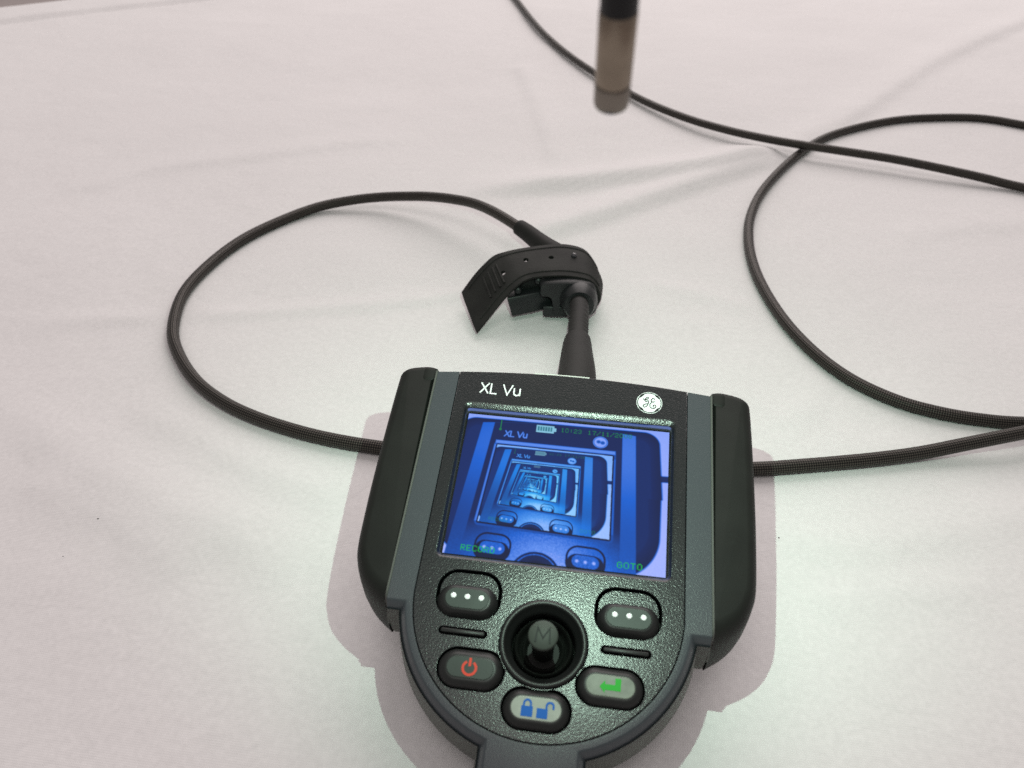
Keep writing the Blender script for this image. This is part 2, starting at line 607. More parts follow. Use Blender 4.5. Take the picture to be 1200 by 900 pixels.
def build_cloth():
    st = 4.6
    a = np.arange(-520, 1520, st)
    b_top = np.arange(0, 1520, st)
    # b < 0 : over the rounded table edge and down
    prof = [(b, 0.0) for b in b_top[::-1]]
    R = 9.0
    for k in range(1, 9):
        th = math.radians(90 * k / 8)
        prof.append((-R * math.sin(th), -R * (1 - math.cos(th))))
    for k in range(1, 40):
        prof.append((-R, -R - k * 8.0))
    prof = np.array(prof)
    A, Bi = np.meshgrid(a, np.arange(len(prof)), indexing='ij')
    B = prof[Bi, 0]
    Zd = prof[Bi, 1]
    x = E0[0] + EA[0] * A + EB[0] * B
    y = E0[1] + EA[1] * A + EB[1] * B
    h = crease_height(x, y) * 1.8
    far = np.clip((y - 150) / 400, 0, 1)
    h += vnoise(x, y, 150, 1) * 2.2 + vnoise(x * 1.4, y, 62, 2) * (0.9 + 0.6 * far) + vnoise(x, y * 1.3, 27, 3) * 0.55 + vnoise(x * 0.8 + y * 0.6, y * 0.8 - x * 0.6, 14, 4) * 0.17
    # folded hem beside the edge, with its stitch line
    h += 4.5 / (1 + np.exp((B - 66) / 4.0)) - 4.0 * np.exp(-((B - 62) / 6.0) ** 2)
    # pressed down beneath the instrument
    flat = np.exp(-((x / 95) ** 4 + ((y + 10) / 110) ** 4))
    h = h * (1 - 0.6 * flat)
    # the cable's weight lays the sheet flat along its run
    pull = np.zeros_like(x)
    for p, q in zip(path[:-1], path[1:]):
        zc = 0.5 * (p[2] + q[2])
        if zc > 4.3:
            continue
        m = (np.abs(x - p[0]) < 40) & (np.abs(y - p[1]) < 40)
        dd = np.hypot(x[m] - 0.5 * (p[0] + q[0]), y[m] - 0.5 * (p[1] + q[1]))
        pull[m] = np.maximum(pull[m], np.exp(-(dd / 15.0) ** 2))
    h = h * (1 - pull) + 0.75 * pull
    drop = Zd < -0.01
    z = np.where(drop, Zd + h * np.clip(1 + Zd / R, 0, 1), h)
    sway = np.where(drop, 5.0 * np.sin(A / 60.0) * np.clip(-Zd / 200, 0, 1), 0)
    x -= EB[0] * sway
    y -= EB[1] * sway
    na, nb = x.shape
    co = np.stack([x, y, z - 0.6], -1).reshape(-1, 3) * MM
    idx = np.arange(na * nb).reshape(na, nb)
    q = np.stack([idx[:-1, :-1], idx[1:, :-1], idx[1:, 1:], idx[:-1, 1:]], -1).reshape(-1, 4)
    me = bpy.data.meshes.new('tablecloth')
    me.vertices.add(len(co))
    me.vertices.foreach_set('co', co.astype(np.float32).ravel())
    me.loops.add(q.size)
    me.loops.foreach_set('vertex_index', q.astype(np.int32).ravel())
    me.polygons.add(len(q))
    me.polygons.foreach_set('loop_start', np.arange(0, q.size, 4, dtype=np.int32))
    me.polygons.foreach_set('use_smooth', np.ones(len(q), bool))
    me.update(calc_edges=True)
    me.validate()
    o = link('tablecloth', me, M['cloth'])
    if me.polygons[len(me.polygons) // 3].normal.z < 0:
        me.flip_normals()
    tag(o, 'white creased cotton sheet spread under the black instrument and cable', 'tablecloth')
    return o


build_cloth()

# ------------------------------------------------------------------ the instrument
TILT = math.radians(16.69924)
DEV = thing('inspection_scope', 'black and grey handheld video inspection scope with lit blue screen', 'inspection scope',
            (0, -16.666 * MM, 55.554 * MM), (TILT, 0, 0))

CY, CR = -42.3, 44.05          # centre and radius of the round lower end of the face


def top_y(x):
    return 47.9 - (x / 44.0) ** 2 * 2.3


def panel_outline(g=0.0):
    P = []
    for k in range(25):
        x = -44 - g + (88 + 2 * g) * k / 24
        P.append((x, top_y(x)))
    r = CR + g
    for k in range(49):
        a = math.radians(-3 - (174) * k / 48)
        P.append((r * math.cos(a), CY + r * math.sin(a)))
    return P


softs = ((-26.0, -43.5), (26.1, -43.6))
ovals = ((-21.6, -67.25, 21.4, 12.8), (21.7, -67.55, 21.2, 12.2), (0.0, -76.8, 21.4, 12.6))
holes = [rrect(0.0, 0.15, 79.8, 63.3, 2.6)]
for cx, cy in softs:
    holes.append(rrect(cx, cy, 21.5, 16.4, 6.8, 10))
for cx, cy, w, h in ovals:
    holes.append(rrect(cx, cy, w, h, h / 2 - 0.05, 12))
for s in (-1, 1):
    holes.append(rrect(s * 26.0, -56.15, 15.6, 2.5, 1.24, 6))
holes.append(circle2(0, -56.6, 14.15, 64))
plate('face_panel', panel_outline(), holes, 0.15, 2.4, 0.22, M['panel'], DEV)
# dark tray behind the panel, seen only down the gaps
V, F = loft([z_(panel_outline(0.5), -14.6), z_(panel_outline(0.5), -14.0)])
make('inner_tray', V, F, M['groove'], DEV)


# grey housing: side strips, round rim and neck, one U-shaped shell
def housing_outer(o):
    """from the top left corner round the bottom to the top right corner"""
    r = 46.25 + o
    yb = -47.6 - o
    nx = 13.3 + o
    P = [(-52.7, top_y(52.7)), (-52.7, 10.0), (-52.7, -30.0), (-52.7, yb)]
    xj = math.sqrt(r * r - (yb - CY) ** 2)
    a0 = math.atan2(yb - CY, -xj)
    yn = -math.sqrt(r * r - nx * nx)
    a1 = math.atan2(yn, -nx)
    for k in range(41):
        a = a0 + (a1 - a0) * k / 40
        P.append((r * math.cos(a), CY + r * math.sin(a)))
    P += [(-nx, -100.0), (-nx * 0.98, -132.0)]
    return P + [(-x, y) for x, y in reversed(P)]


def neck_dip(P, z):
    # the neck runs down towards the cloth once it is past the face
    out = []
    for x, y in P:
        d = max(0.0, -y - 98.0)
        out.append((x, y, z - 0.006 * d * d))
    return out


inner = [(x, y) for x, y in panel_outline(0.3)[25:]]            # right of the arc -> left
inner = [(44.3, top_y(44.3) - 0.05), (44.3, 10.0), (44.3, -25.0)] + inner + [(-44.3, -25.0), (-44.3, 10.0), (-44.3, top_y(44.3) - 0.05)]
outer = [housing_outer(o) for o in (0.0, 0.28, 0.75, 2.2, 3.2)]
oz = (0.0, -0.06, -0.42, -2.9, -4.8)
V = []
for P, z in zip(outer, oz):
    V += neck_dip(P, z)
n = len(outer[0])
F = []
for k in range(len(outer) - 1):
    for i in range(n - 1):
        F.append((k * n + i, k * n + i + 1, (k + 1) * n + i + 1, (k + 1) * n + i))
ib = len(V)
V += z_(inner, 0.0) + z_(inner, -1.6)
m = len(inner)
F += fill(V, list(range(n)) + [ib + i for i in range(m)])
for i in range(m - 1):
    F.append((ib + i, ib + i + 1, ib + m + i + 1, ib + m + i))
make('housing', V, F, M['grey'], DEV, smooth=28)


def shell_outer(o, top=0.4):
    P = housing_outer(o)
    return [(-52.5, 46.6 - top)] + P[1:-1] + [(52.5, 46.6 - top)]


cs = []
for o, z in ((2.9, -3.0), (3.6, -8.0), (4.6, -18.0), (3.6, -24.0), (0.5, -29.0), (-4.0, -31.0)):
    c = []
    for x, y in shell_outer(o):
        zz = z
        if y < -96:
            zz = -3.0 - (-3.0 - z) * (0.75 - 0.011 * (-y - 96)) - 0.006 * (-y - 98) ** 2
        c.append((x, y, zz))
    cs.append(c)
V, F = loft(cs, False, True)
make('back_shell', V, F, M['shell'], DEV, smooth=40)
# battery foot that props the head up from the cloth
cs = [[(x, y, z) for x, y in rrect(0, 12, 62 * s, 46 * s, 8)] for s, z in ((1, -30.5), (1, -50.0), (0.93, -54.0))]
cs.append([(x, y, -58.2 - 0.3 * y + 0.4) for x, y in rrect(0, 11, 52, 38, 6)])
V, F = loft(cs)
make('battery_foot', V, F, M['shell'], DEV, smooth=40)

# pale lip on the top edge, beside the cable outlet
P = [(x, top_y(x) + 0.9 - 0.25) for x in np.linspace(-15, 6.5, 14)]
V, F = ribbon_data(P, 0.9, -4.0, -0.9)
make('outlet_lip', V, F, M['collar'], DEV, smooth=0)


# rubber grips
def grip(side):
    R = [(53.6, 48.6), (56.6, 49.3), (62.0, 48.7), (66.0, 47.4), (68.4, 44.8), (68.9, 40.0), (69.2, 24.0), (69.3, 5.0), (69.1, -12.0), (68.4, -30.0),
         (67.0, -38.2), (64.4, -45.6), (60.4, -51.2), (56.0, -55.2), (53.6, -56.9)]
    R = [tuple(p) for p in catmull(R, 4)]
    cxx, cyy = 60.0, -2.0

    def ring(ins, z, f):
        S = [(x, y if y > -25 else -25 + (y + 25) * f) for x, y in R]
        out = []
        for i, (x, y) in enumerate(S):
            p0, p1 = S[max(i - 1, 0)], S[min(i + 1, len(S) - 1)]
            t = np.array([p1[0] - p0[0], p1[1] - p0[1]])
            t /= np.linalg.norm(t)
            px = max(x - t[1] * -ins * -1 if False else x + t[1] * ins, 53.6)
            py = y - t[0] * ins
            out.append((side * px, py, z - (px - 53.6) * 0.05))
        return out
    cs2 = [ring(i, z, f) for i, z, f in ((4.4, -0.1, 0.69), (3.3, -0.3, 0.70), (2.0, -1.1, 0.725), (0.9, -2.7, 0.745), (0.15, -5.2, 0.765), (0.0, -9.0, 0.79),
                                         (0.1, -15.0, 0.835), (0.6, -21.0, 0.87), (1.6, -24.5, 0.87), (5.0, -29.0, 0.80))]
    V, F = loft(cs2)
    g = make('grip', V, F, M['rubber'], DEV, smooth=45)
    # moulded bead along the joint with the housing, and the tab at its top
    bead = [(side * 53.15, y, 0.0) for y in np.linspace(44.9, -45.0, 30)]
    bead += [(side * 53.15, y, z) for y, z in ((-46.6, -0.6), (-47.6, -2.2), (-48.6, -5.0), (-50.2, -9.5), (-51.5, -14.0))]
    tube('edge_bead', bead, 0.45, M['shell'], g, n=8)
    V, F = loft([z_(rrect(side * 56.0, 43.4, 4.4, 6.0, 1.4), -1.2), z_(rrect(side * 56.0, 43.4, 4.4, 6.0, 1.4), -0.3), z_(rrect(side * 56.0, 43.4, 3.4, 5.0, 1.0), 0.0)])
    make('end_tab', V, F, M['rubber'], g)
    return g


grip(-1)
grip(1)

# ---- screen
SX, SY0, SY1, SZ = 38.15, -28.4, 29.2, -4.1
b_out = rrect(0.0, 0.15, 79.9, 63.4, 2.7, 8)
b_out = z_(b_out, 0.12)
b_mid = z_(rrect(0.0, -0.15, 77.8, 60.2, 1.6, 8), -0.9)
b_lo = z_(rrect(0.0, -0.15, 77.6, 60.0, 1.5, 8), -1.1)
V, F = loft([z_(rrect(0.0, 0.15, 79.7, 63.2, 2.6, 8), -0.6), b_out, z_(rrect(0.0, 0.1, 79.2, 62.7, 2.5, 8), 0.02), b_mid, b_lo], False, False)
bezel = make('screen_bezel', V, F, M['panel'], DEV, smooth=30)
V, F = loft([z_(rrect(0.0, -0.15, 77.7, 60.1, 1.5, 8), -1.0), z_(rrect(0.0, -0.15, 77.7, 60.1, 1.5, 8), -4.4)], False, False)
make('recess_wall', V, F, M['frame'], bezel, smooth=30)


def homography(src, dst):
    A, bb = [], []
    for (x, y), (u, v) in zip(src, dst):
        A.append([x, y, 1, 0, 0, 0, -u * x, -u * y])
        A.append([0, 0, 0, x, y, 1, -v * x, -v * y])
        bb += [u, v]
    h = np.linalg.solve(np.array(A), np.array(bb))
    return np.append(h, 1).reshape(3, 3)


def hmap(H, x, y):
    w = H[2, 0] * x + H[2, 1] * y + H[2, 2]
    return (H[0, 0] * x + H[0, 1] * y + H[0, 2]) / w, (H[1, 0] * x + H[1, 1] * y + H[1, 2]) / w


# what the screen shows: the probe's own view of this instrument, so the picture repeats inside itself
PIX = homography([(185, 88), (1075, 178), (1055, 805), (72, 700)], [(0, 0), (1, 0), (1, 1), (0, 1)])
inner_quad = [hmap(PIX, *p) for p in ((314, 226), (826, 280), (810, 642), (228, 562))]
H_IN = homography(inner_quad, [(-SX, 28.6), (SX, 28.6), (SX, -29.2), (-SX, -29.2)])   # screen uv -> place on the instrument, mm


def sstep(d, w=0.35):
    return np.clip(0.5 - d / w, 0, 1)              # 1 inside (d<0)


def sd_box(x, y, cx, cy, w, h, r):
    qx, qy = np.abs(x - cx) - w / 2 + r, np.abs(y - cy) - h / 2 + r
    return np.hypot(np.maximum(qx, 0), np.maximum(qy, 0)) + np.minimum(np.maximum(qx, qy), 0) - r


def sd_seg(x, y, a, b):
    dx, dy = b[0] - a[0], b[1] - a[1]
    t = np.clip(((x - a[0]) * dx + (y - a[1]) * dy) / (dx * dx + dy * dy), 0, 1)
    return np.hypot(x - a[0] - t * dx, y - a[1] - t * dy)


XLVU = [[(-34.8, 41.2), (-31.7, 36.4)], [(-31.7, 41.2), (-34.9, 36.4)], [(-30.8, 41.2), (-30.8, 36.5), (-28.4, 36.5)],
        [(-26.2, 41.2), (-24.3, 36.5), (-22.5, 41.2)],
        [(-21.8, 39.9), (-21.8, 37.6), (-21.5, 36.9), (-20.8, 36.5), (-20.1, 36.7), (-19.6, 37.3)], [(-19.5, 39.9), (-19.5, 36.5)]]
FONT = {'R': '11110 10001 10001 11110 10100 10010 10001', 'E': '11111 10000 10000 11110 10000 10000 11111', 'C': '01110 10001 10000 10000 10000 10001 01110',
        'O': '01110 10001 10001 10001 10001 10001 01110', 'D': '11110 10001 10001 10001 10001 10001 11110', 'G': '01110 10001 10000 10111 10001 10001 01110',
        'T': '11111 00100 00100 00100 00100 00100 00100', '0': '01110 10001 10001 10001 10001 10001 01110', '1': '00100 01100 00100 00100 00100 00100 01110',
        '2': '01110 10001 00001 00110 01000 10000 11111', '3': '01110 10001 00001 00110 00001 10001 01110', '7': '11111 00001 00010 00100 00100 00100 00100',
        '8': '01110 10001 10001 01110 10001 10001 01110', '/': '00001 00001 00010 00100 01000 10000 10000', ':': '00000 00100 00100 00000 00100 00100 00000',
        ' ': '00000 00000 00000 00000 00000 00000 00000'}


def text_mask(u, v, s, u0, v0, cw, ch, lh):
    """pixel-font text; cw = advance, lh = letter height (uv units)"""
    m = np.zeros_like(u)
    for i, c in enumerate(s):
        rows = FONT[c].split()
        gx = (u - (u0 + i * cw)) / (cw * 0.78) * 5
        gy = (v - v0) / lh * 7
        ok = (gx >= 0) & (gx < 5) & (gy >= 0) & (gy < 7)
        gi = np.clip(gx.astype(int), 0, 4)
        gj = np.clip(gy.astype(int), 0, 6)
        arr = np.array([[int(b) for b in r] for r in rows])
        m = np.where(ok, np.maximum(m, arr[gj, gi]), m)
    return m


def scene_lum(x, y):
    """brightness of the instrument as the probe sees it (without what its screen shows)"""
    L = np.full(x.shape, 0.93) - 0.05 * np.clip((y - 10) / 40, -1, 1)
    cab = np.abs(y - 14.5 - 0.05 * (x - 60)) - 2.3
    L = np.where(x > 60, L + (0.18 - L) * sstep(cab, 0.8), L)

    def put(d, val, w=0.5):
        nonlocal L
        L = L + (val - L) * sstep(d, w)
    wid = 67.6 - 4.0 * np.clip((10 - y) / 60, 0, 1)
    put(np.where(y > 0, sd_box(x, y, 0, -2.5, 135.2, 107, 10), sd_box(x * 67.6 / wid, y, 0, 2, 135.2, 105, 26)), 0.11, 1.2)                     # rubber grips
    put(np.where(y > 0, sd_box(x, y, 0, 0, 128, 94, 10), sd_box(x, y, 0, 4, 124, 96, 24)), 0.19, 6.0)
    put(np.hypot(x, y - CY) - 50, 0.30, 1.0)
    strip = 0.46 + 0.10 * np.sin(y * 0.05) - 0.1 * np.clip(-x / 60, 0, 1)
    put(np.maximum(sd_box(x, y, 0, -2, 105, 104, 0.5), y - 50.2 + (x / 44) ** 2 * 2.3), strip, 0.6)
    pan = 0.15 + 0.52 * np.exp(-(((x - 6) / 30) ** 2 + ((y + 47) / 22) ** 2)) + 0.16 * np.clip((-y - 25) / 25, 0, 1)
    put(np.maximum(np.abs(x) - 44, np.where(y < CY, np.hypot(x, y - CY) - 44, y - 50.2 + (x / 44) ** 2 * 2.3)), pan, 0.6)
    put(sd_box(x, y, 0, 0.1, 80.5, 63.6, 3), 0.33, 0.8)
    put(np.maximum(np.abs(y - 31.2) - 1.3, np.abs(x) - 39.8), 0.72, 1.0)
    put(np.maximum(np.abs(x + 39.5) - 0.7, np.abs(y) - 29), 0.62, 0.8)
    put(np.maximum(np.abs(x - 39.6) - 0.3, np.abs(y) - 26), 0.5, 0.8)
    put(sd_box(x, y, 0, -0.4, 78.0, 59.6, 1.2), 0.04, 0.7)
    for ln in XLVU:
        for a, b in zip(ln[:-1], ln[1:]):
            put(sd_seg(x, y, a, b) - 0.42, 0.72, 0.5)
    put(np.hypot(x - 29.9, y - 38.9) - 4.8, 0.86, 0.5)
    put(np.hypot(x - 28.7, y - 39.2) - 1.3, 0.35, 0.9)
    put(np.hypot(x - 31.4, y - 38.6) - 1.4, 0.35, 0.9)
    put(np.abs(np.hypot(x - 29.9, y - 38.9) - 4.2) - 0.25, 0.45, 0.4)
    for cx, cy in softs:
        put(np.abs(sd_box(x, y, cx, cy, 20.4, 15.6, 6.4)) - 0.55, 0.06, 0.4)
        put(sd_box(x, y, cx, cy - 2.3, 20, 11.4, 5.6), 0.05, 0.6)
        put(sd_box(x, y, cx, cy - 0.6, 14.6, 7, 3.4), 0.45, 0.6)
        for k in (-1, 0, 1):
            put(np.hypot(x - cx - 4.6 * k, y - cy + 0.7) - 0.9, 1.0, 0.8)
    put(np.hypot(x, y + 56.6) - 14, 0.12, 0.6)
    put(np.abs(np.hypot(x, y + 56.6) - 12.4) - 0.3, 0.5, 0.5)
    put(np.hypot(x, y + 56.6) - 9, 0.05, 1.5)
    gx, gy = np.round(x / 0.55).astype(int), np.round(y / 0.55).astype(int)
    hsh = np.abs(np.sin(gx * 12.9898 + gy * 78.233) * 43758.5453) % 1
    L = L + (hsh - 0.5) * 0.16 * np.clip((pan - 0.2) / 0.4, 0, 1) * (y < -31) * (L > 0.2)
    return np.clip(L, 0, 1)


def tint(L, lev):
    """the probe's blue-cast picture"""
    k = min(lev, 3) / 3.0
    stops = np.array([0.0, 0.18, 0.45, 0.75, 1.0])
    r = np.interp(L, stops, [0.001, 0.001, 0.002, 0.11 - 0.07 * k, 0.38 - 0.16 * k])
    g = np.interp(L, stops, [0.002, 0.013 + 0.018 * k, 0.11 + 0.14 * k, 0.27 + 0.18 * k, 0.46 + 0.18 * k])
    b = np.interp(L, stops, [0.02, 0.105 + 0.12 * k, 0.62 + 0.2 * k, 0.86 + 0.08 * k, 1.0])
    return np.stack([r, g, b], -1)


def screen_rgb(u, v):
    out = np.zeros(u.shape + (3,))
    todo = np.ones(u.shape, bool)
    cu, cv = u.copy(), v.copy()
    for lev in range(13):
        x, y = hmap(H_IN, cu, cv)
        lum = scene_lum(x, y)
        lum = lum * (1 - 0.018 * lev)
        if lev >= 1:
            glow = np.exp(-(((cu - 0.62) / 0.25) ** 2 + ((cv - 0.93) / 0.09) ** 2))
            lum = np.clip(lum + min(lev, 3) * 0.17 * glow * (lum > 0.15), 0, 1)
        rgb = tint(np.clip(lum, 0, 1), lev)
        # on-screen display
        if lev < 3:
            f = (0.9, 0.45, 0.2)[lev]
            grn = np.array([0.004, 0.44, 0.04]) if lev == 0 else np.array([0.01, 0.25, 0.09])
            t = text_mask(cu, cv, 'RECORD', 0.078, 0.932, 0.0268, 0, 0.038)
            t = np.maximum(t, text_mask(cu, cv, 'GOTO', 0.785, 0.932, 0.0295, 0, 0.040))
            rgb = rgb + (grn - rgb) * (t * f)[..., None]
            t = text_mask(cu, cv, '10:23', 0.470, 0.045, 0.0212, 0, 0.031)
            t = np.maximum(t, text_mask(cu, cv, '17/11/2008', 0.603, 0.045, 0.0222, 0, 0.031))
            t = np.maximum(t, ((np.abs(cu - 0.170) < 0.0022) & (cv > 0.02) & (cv < 0.09)) | (np.hypot((cu - 0.170) * 1.33, cv - 0.098) < 0.009))
            dk = np.array([0.005, 0.21, 0.06])
            rgb = rgb + (dk - rgb) * (t * f)[..., None]
            bat = (np.abs(cu - 0.392) < 0.044) & (np.abs(cv - 0.066) < 0.028)
            cap = (np.abs(cu - 0.440) < 0.006) & (np.abs(cv - 0.066) < 0.013)
            cell = (np.abs(cu - 0.392) < 0.038) & (np.abs(cv - 0.064) < 0.017) & (((cu - 0.354) / 0.0127) % 1 < 0.72)
            rgb = np.where((bat | cap)[..., None], rgb + (np.array([0.25, 0.58, 0.78]) - rgb) * f, rgb)
            rgb = np.where(cell[..., None], rgb + (np.array([0.012, 0.16, 0.22]) - rgb) * f, rgb)
        nu = (x + SX) / (2 * SX)
        nv = (28.6 - y) / 57.8
        inside = (nu > 0) & (nu < 1) & (nv > 0) & (nv < 1)
        w = todo & ~inside if lev < 12 else todo
        out[w] = rgb[w]
        todo &= inside
        cu, cv = np.where(todo, nu, 0.5), np.where(todo, nv, 0.5)
        if not todo.any():
            break
    return out


def build_screen():
    NX, NY, SS = 420, 316, 2
    us = np.linspace(0, 1, NX + 1)
    vsn = np.linspace(0, 1, NY + 1)
    acc = 0
    for i in range(SS):
        for j in range(SS):
            du, dv = (i + 0.5) / SS - 0.5, (j + 0.5) / SS - 0.5
            U, Vv = np.meshgrid(us + du / NX, vsn + dv / NY, indexing='ij')
            acc = acc + screen_rgb(U, Vv)
    rgb = acc / (SS * SS)
    # sensor grain and blue LCD column structure
    rgb = rgb * (1 + rng.normal(0, 0.035, rgb.shape[:2] + (1,)))
    U, Vv = np.meshgrid(us, vsn, indexing='ij')
    co = np.stack([-SX + 2 * SX * U, SY1 + (SY0 - SY1) * Vv, np.full(U.shape, SZ)], -1).reshape(-1, 3) * MM
    idx = np.arange(U.size).reshape(U.shape)
    q = np.stack([idx[:-1, :-1], idx[:-1, 1:], idx[1:, 1:], idx[1:, :-1]], -1).reshape(-1, 4)
    me = bpy.data.meshes.new('screen')
    me.vertices.add(len(co))
    me.vertices.foreach_set('co', co.astype(np.float32).ravel())
    me.loops.add(q.size)
    me.loops.foreach_set('vertex_index', q.astype(np.int32).ravel())
    me.polygons.add(len(q))
    me.polygons.foreach_set('loop_start', np.arange(0, q.size, 4, dtype=np.int32))
    me.update(calc_edges=True)
    at = me.color_attributes.new('picture', 'FLOAT_COLOR', 'POINT')
    at.data.foreach_set('color', np.concatenate([rgb, np.ones(rgb.shape[:2] + (1,))], -1).astype(np.float32).ravel())
    m = bpy.data.materials.new('lit_screen')
    m.use_nodes = True
    nt = m.node_tree
    b = nt.nodes['Principled BSDF']
    b.inputs['Base Color'].default_value = (0.004, 0.005, 0.008, 1)
    b.inputs['Roughness'].default_value = 0.12
    a = nt.nodes.new('ShaderNodeVertexColor')
    a.layer_name = 'picture'
    nt.links.new(a.outputs['Color'], b.inputs['Emission Color'])
    b.inputs['Emission Strength'].default_value = 1.0
    o = link('screen', me, m, DEV)
    return o


scr = build_screen()
o_ = rrect(0.0, 0.0, 82, 64, 1)
V, F = loft([z_(o_, SZ - 0.6), z_(o_, SZ - 0.12)])
make('screen_border', V, F, M['groove'], scr)


# ---- soft keys, buttons, ribs
def stadium_button(name, cx, cy, w, h, zt, pw, ph, face, rim_w=0.0):
    cs = [z_(rrect(cx, cy, w, h, h / 2 - 0.02, 12), -2.2), z_(rrect(cx, cy, w, h, h / 2 - 0.02, 12), 0.3),
          z_(rrect(cx, cy, w - 0.6, h - 0.6, h / 2 - 0.3, 12), 0.95)]
    for t in (0.35, 0.7, 1.0):
        ww, hh = (w - 0.6) + (pw + 0.5 - w + 0.6) * t, (h - 0.6) + (ph + 0.5 - h + 0.6) * t
        cs.append(z_(rrect(cx, cy, ww, hh, hh / 2 - 0.02, 12), 0.95 + (zt - 0.95) * (1 - (1 - t) ** 1.8)))
    V, F = loft(cs, False, True)
    b = make(name, V, F, M['button'], DEV, smooth=40)
    V, F = loft([z_(rrect(cx, cy, pw, ph, ph / 2 - 0.02, 12), zt - 0.2), z_(rrect(cx, cy, pw, ph, ph / 2 - 0.02, 12), zt + 0.12),
                 z_(rrect(cx, cy, pw - 0.4, ph - 0.4, ph / 2 - 0.22, 12), zt + 0.25)], False, True)
    make('button_face', V, F, face, b, smooth=30)
    return b


for cx, cy in softs:
    # raised land inside the groove
    V, F = loft([z_(rrect(cx, cy, 19.6, 14.6, 6.0, 10), -2.0), z_(rrect(cx, cy, 19.6, 14.6, 6.0, 10), -0.35), z_(rrect(cx, cy, 19.2, 14.2, 5.8, 10), -0.1)], False, True)
    land = make('key_land', V, F, M['panel'], DEV, smooth=30)
    b = stadium_button('soft_key', cx, cy - 2.75, 19.9, 11.0, 3.3, 14.3, 6.6, M['plate'])
    for k in (-1, 0, 1):
        V, F = loft([z_(circle2(cx + 0.1 + 4.55 * k, cy - 2.1, r, 20), z) for r, z in ((0.88, 3.4), (0.88, 3.66), (0.6, 3.78))], False, True)
        make('dot', V, F, M['white'], b)

pb = stadium_button('power_button', -21.6, -67.55, 20.3, 11.8, 2.4, 14.8, 6.5, M['plate'])
ZI = 2.62
arc = [(-21.75 + 2.05 * math.cos(math.radians(a)), -67.75 + 2.05 * math.sin(math.radians(a))) for a in range(118, 423, 10)]
symb = strokes('power_symbol', [arc, [(-21.75, -67.2), (-21.75, -64.6)]], 0.78, ZI, ZI + 0.12, M['red'], pb)

eb = stadium_button('enter_button', 21.7, -67.75, 20.2, 11.4, 2.4, 14.9, 6.4, M['plate_light'])
cx, cy = 21.75, -67.7
arrow = [(-3.3, -0.5), (-1.7, 1.5), (-1.7, 0.35), (1.35, 0.35), (1.35, 2.35), (3.1, 2.35), (3.1, -1.35), (-1.7, -1.35), (-1.7, -2.25)]
V, F = prism([(cx + a, cy + b) for a, b in arrow], ZI, ZI + 0.12)
make('arrow_symbol', V, F, M['green'], eb, smooth=0)

lb = stadium_button('lock_button', 0.0, -77.05, 20.4, 11.6, 2.4, 15.2, 6.6, M['plate_pale'])
cx, cy = 0.05, -77.15
V, F = prism([(cx - 4.45, cy - 2.45), (cx - 0.95, cy - 2.45), (cx - 0.95, cy + 0.55), (cx - 4.45, cy + 0.55)], ZI, ZI + 0.12)
lk = make('closed_padlock', V, F, M['blue'], lb, smooth=0)
sh = [(cx - 3.75, cy + 0.5)] + [(cx - 2.7 + 1.05 * math.cos(math.radians(a)), cy + 1.25 + 1.15 * math.sin(math.radians(a))) for a in range(180, -1, -20)] + [(cx - 1.65, cy + 0.5)]
strokes('closed_padlock_shackle', [sh], 0.62, ZI, ZI + 0.13, M['blue'], lb)
V, F = prism([(cx + 0.25, cy - 2.55), (cx + 3.55, cy - 2.55), (cx + 3.55, cy + 0.3), (cx + 0.25, cy + 0.3)], ZI, ZI + 0.12)
make('open_padlock', V, F, M['blue'], lb, smooth=0)
sh = [(cx + 3.1, cy + 0.2)] + [(cx + 4.15 + 1.05 * math.cos(math.radians(a)), cy + 1.25 + 1.0 * math.sin(math.radians(a))) for a in range(180, -1, -20)] + [(cx + 5.2, cy + 0.35)]
strokes('open_padlock_shackle', [sh], 0.62, ZI, ZI + 0.13, M['blue'], lb)

for s in (-1, 1):
    cs = [z_(rrect(s * 26.0, -56.15, 14.4 - d, 1.5 - d, 0.74 - d / 2, 6), z) for d, z in ((0, -1.5), (0, 0.35), (0.3, 0.7), (0.8, 0.85))]
    V, F = loft(cs, False, True)
    make('tactile_rib', V, F, M['button'], DEV)

# ---- joystick
jy = -56.6
lathe('joystick_ring', [(14.05, -2.0), (14.05, 0.5), (13.8, 0.95), (13.2, 1.2), (12.7, 1.15), (12.35, 0.9), (12.1, 0.4), (11.6, -0.4), (10.9, -1.3), (10.45, -1.9), (10.3, -2.6), (10.2, -8.0)], 0, jy, M['button'], DEV)
boot = lathe('joystick_boot', [(11.0, -8.2), (9.9, -7.4), (9.35, -4.2), (9.0, -3.3), (8.75, -3.1), (8.5, -3.4), (8.1, -5.4), (7.7, -7.6), (7.1, -8.2), (6.7, -7.2), (6.3, -6.9), (5.9, -7.4), (5.2, -9.4), (0.0, -9.6)], 0, jy, M['boot'], DEV)
shaft = lathe('joystick_shaft', [(3.4, -9.5), (3.7, 0.0), (4.0, 4.6), (4.2, 5.6)], -0.1, -56.4, M['boot'], DEV, n=40)  # shade under the cap is put into the colour: shaft in boot black
stick = lathe('joystick_cap', [(4.2, 5.5), (4.6, 6.2), (4.72, 7.1), (4.6, 7.75), (4.25, 8.05), (0.0, 8.2)], -0.1, -56.4, M['stick'], DEV, n=40)
mx, my = -0.1, -56.5
strokes('letter', [[(mx - 2.2, my - 2.4), (mx - 1.85, my + 2.3), (mx + 0.05, my - 1.0), (mx + 1.95, my + 2.3), (mx + 2.3, my - 2.4)]], 0.55, 8.02, 8.28, M['ink'], stick)

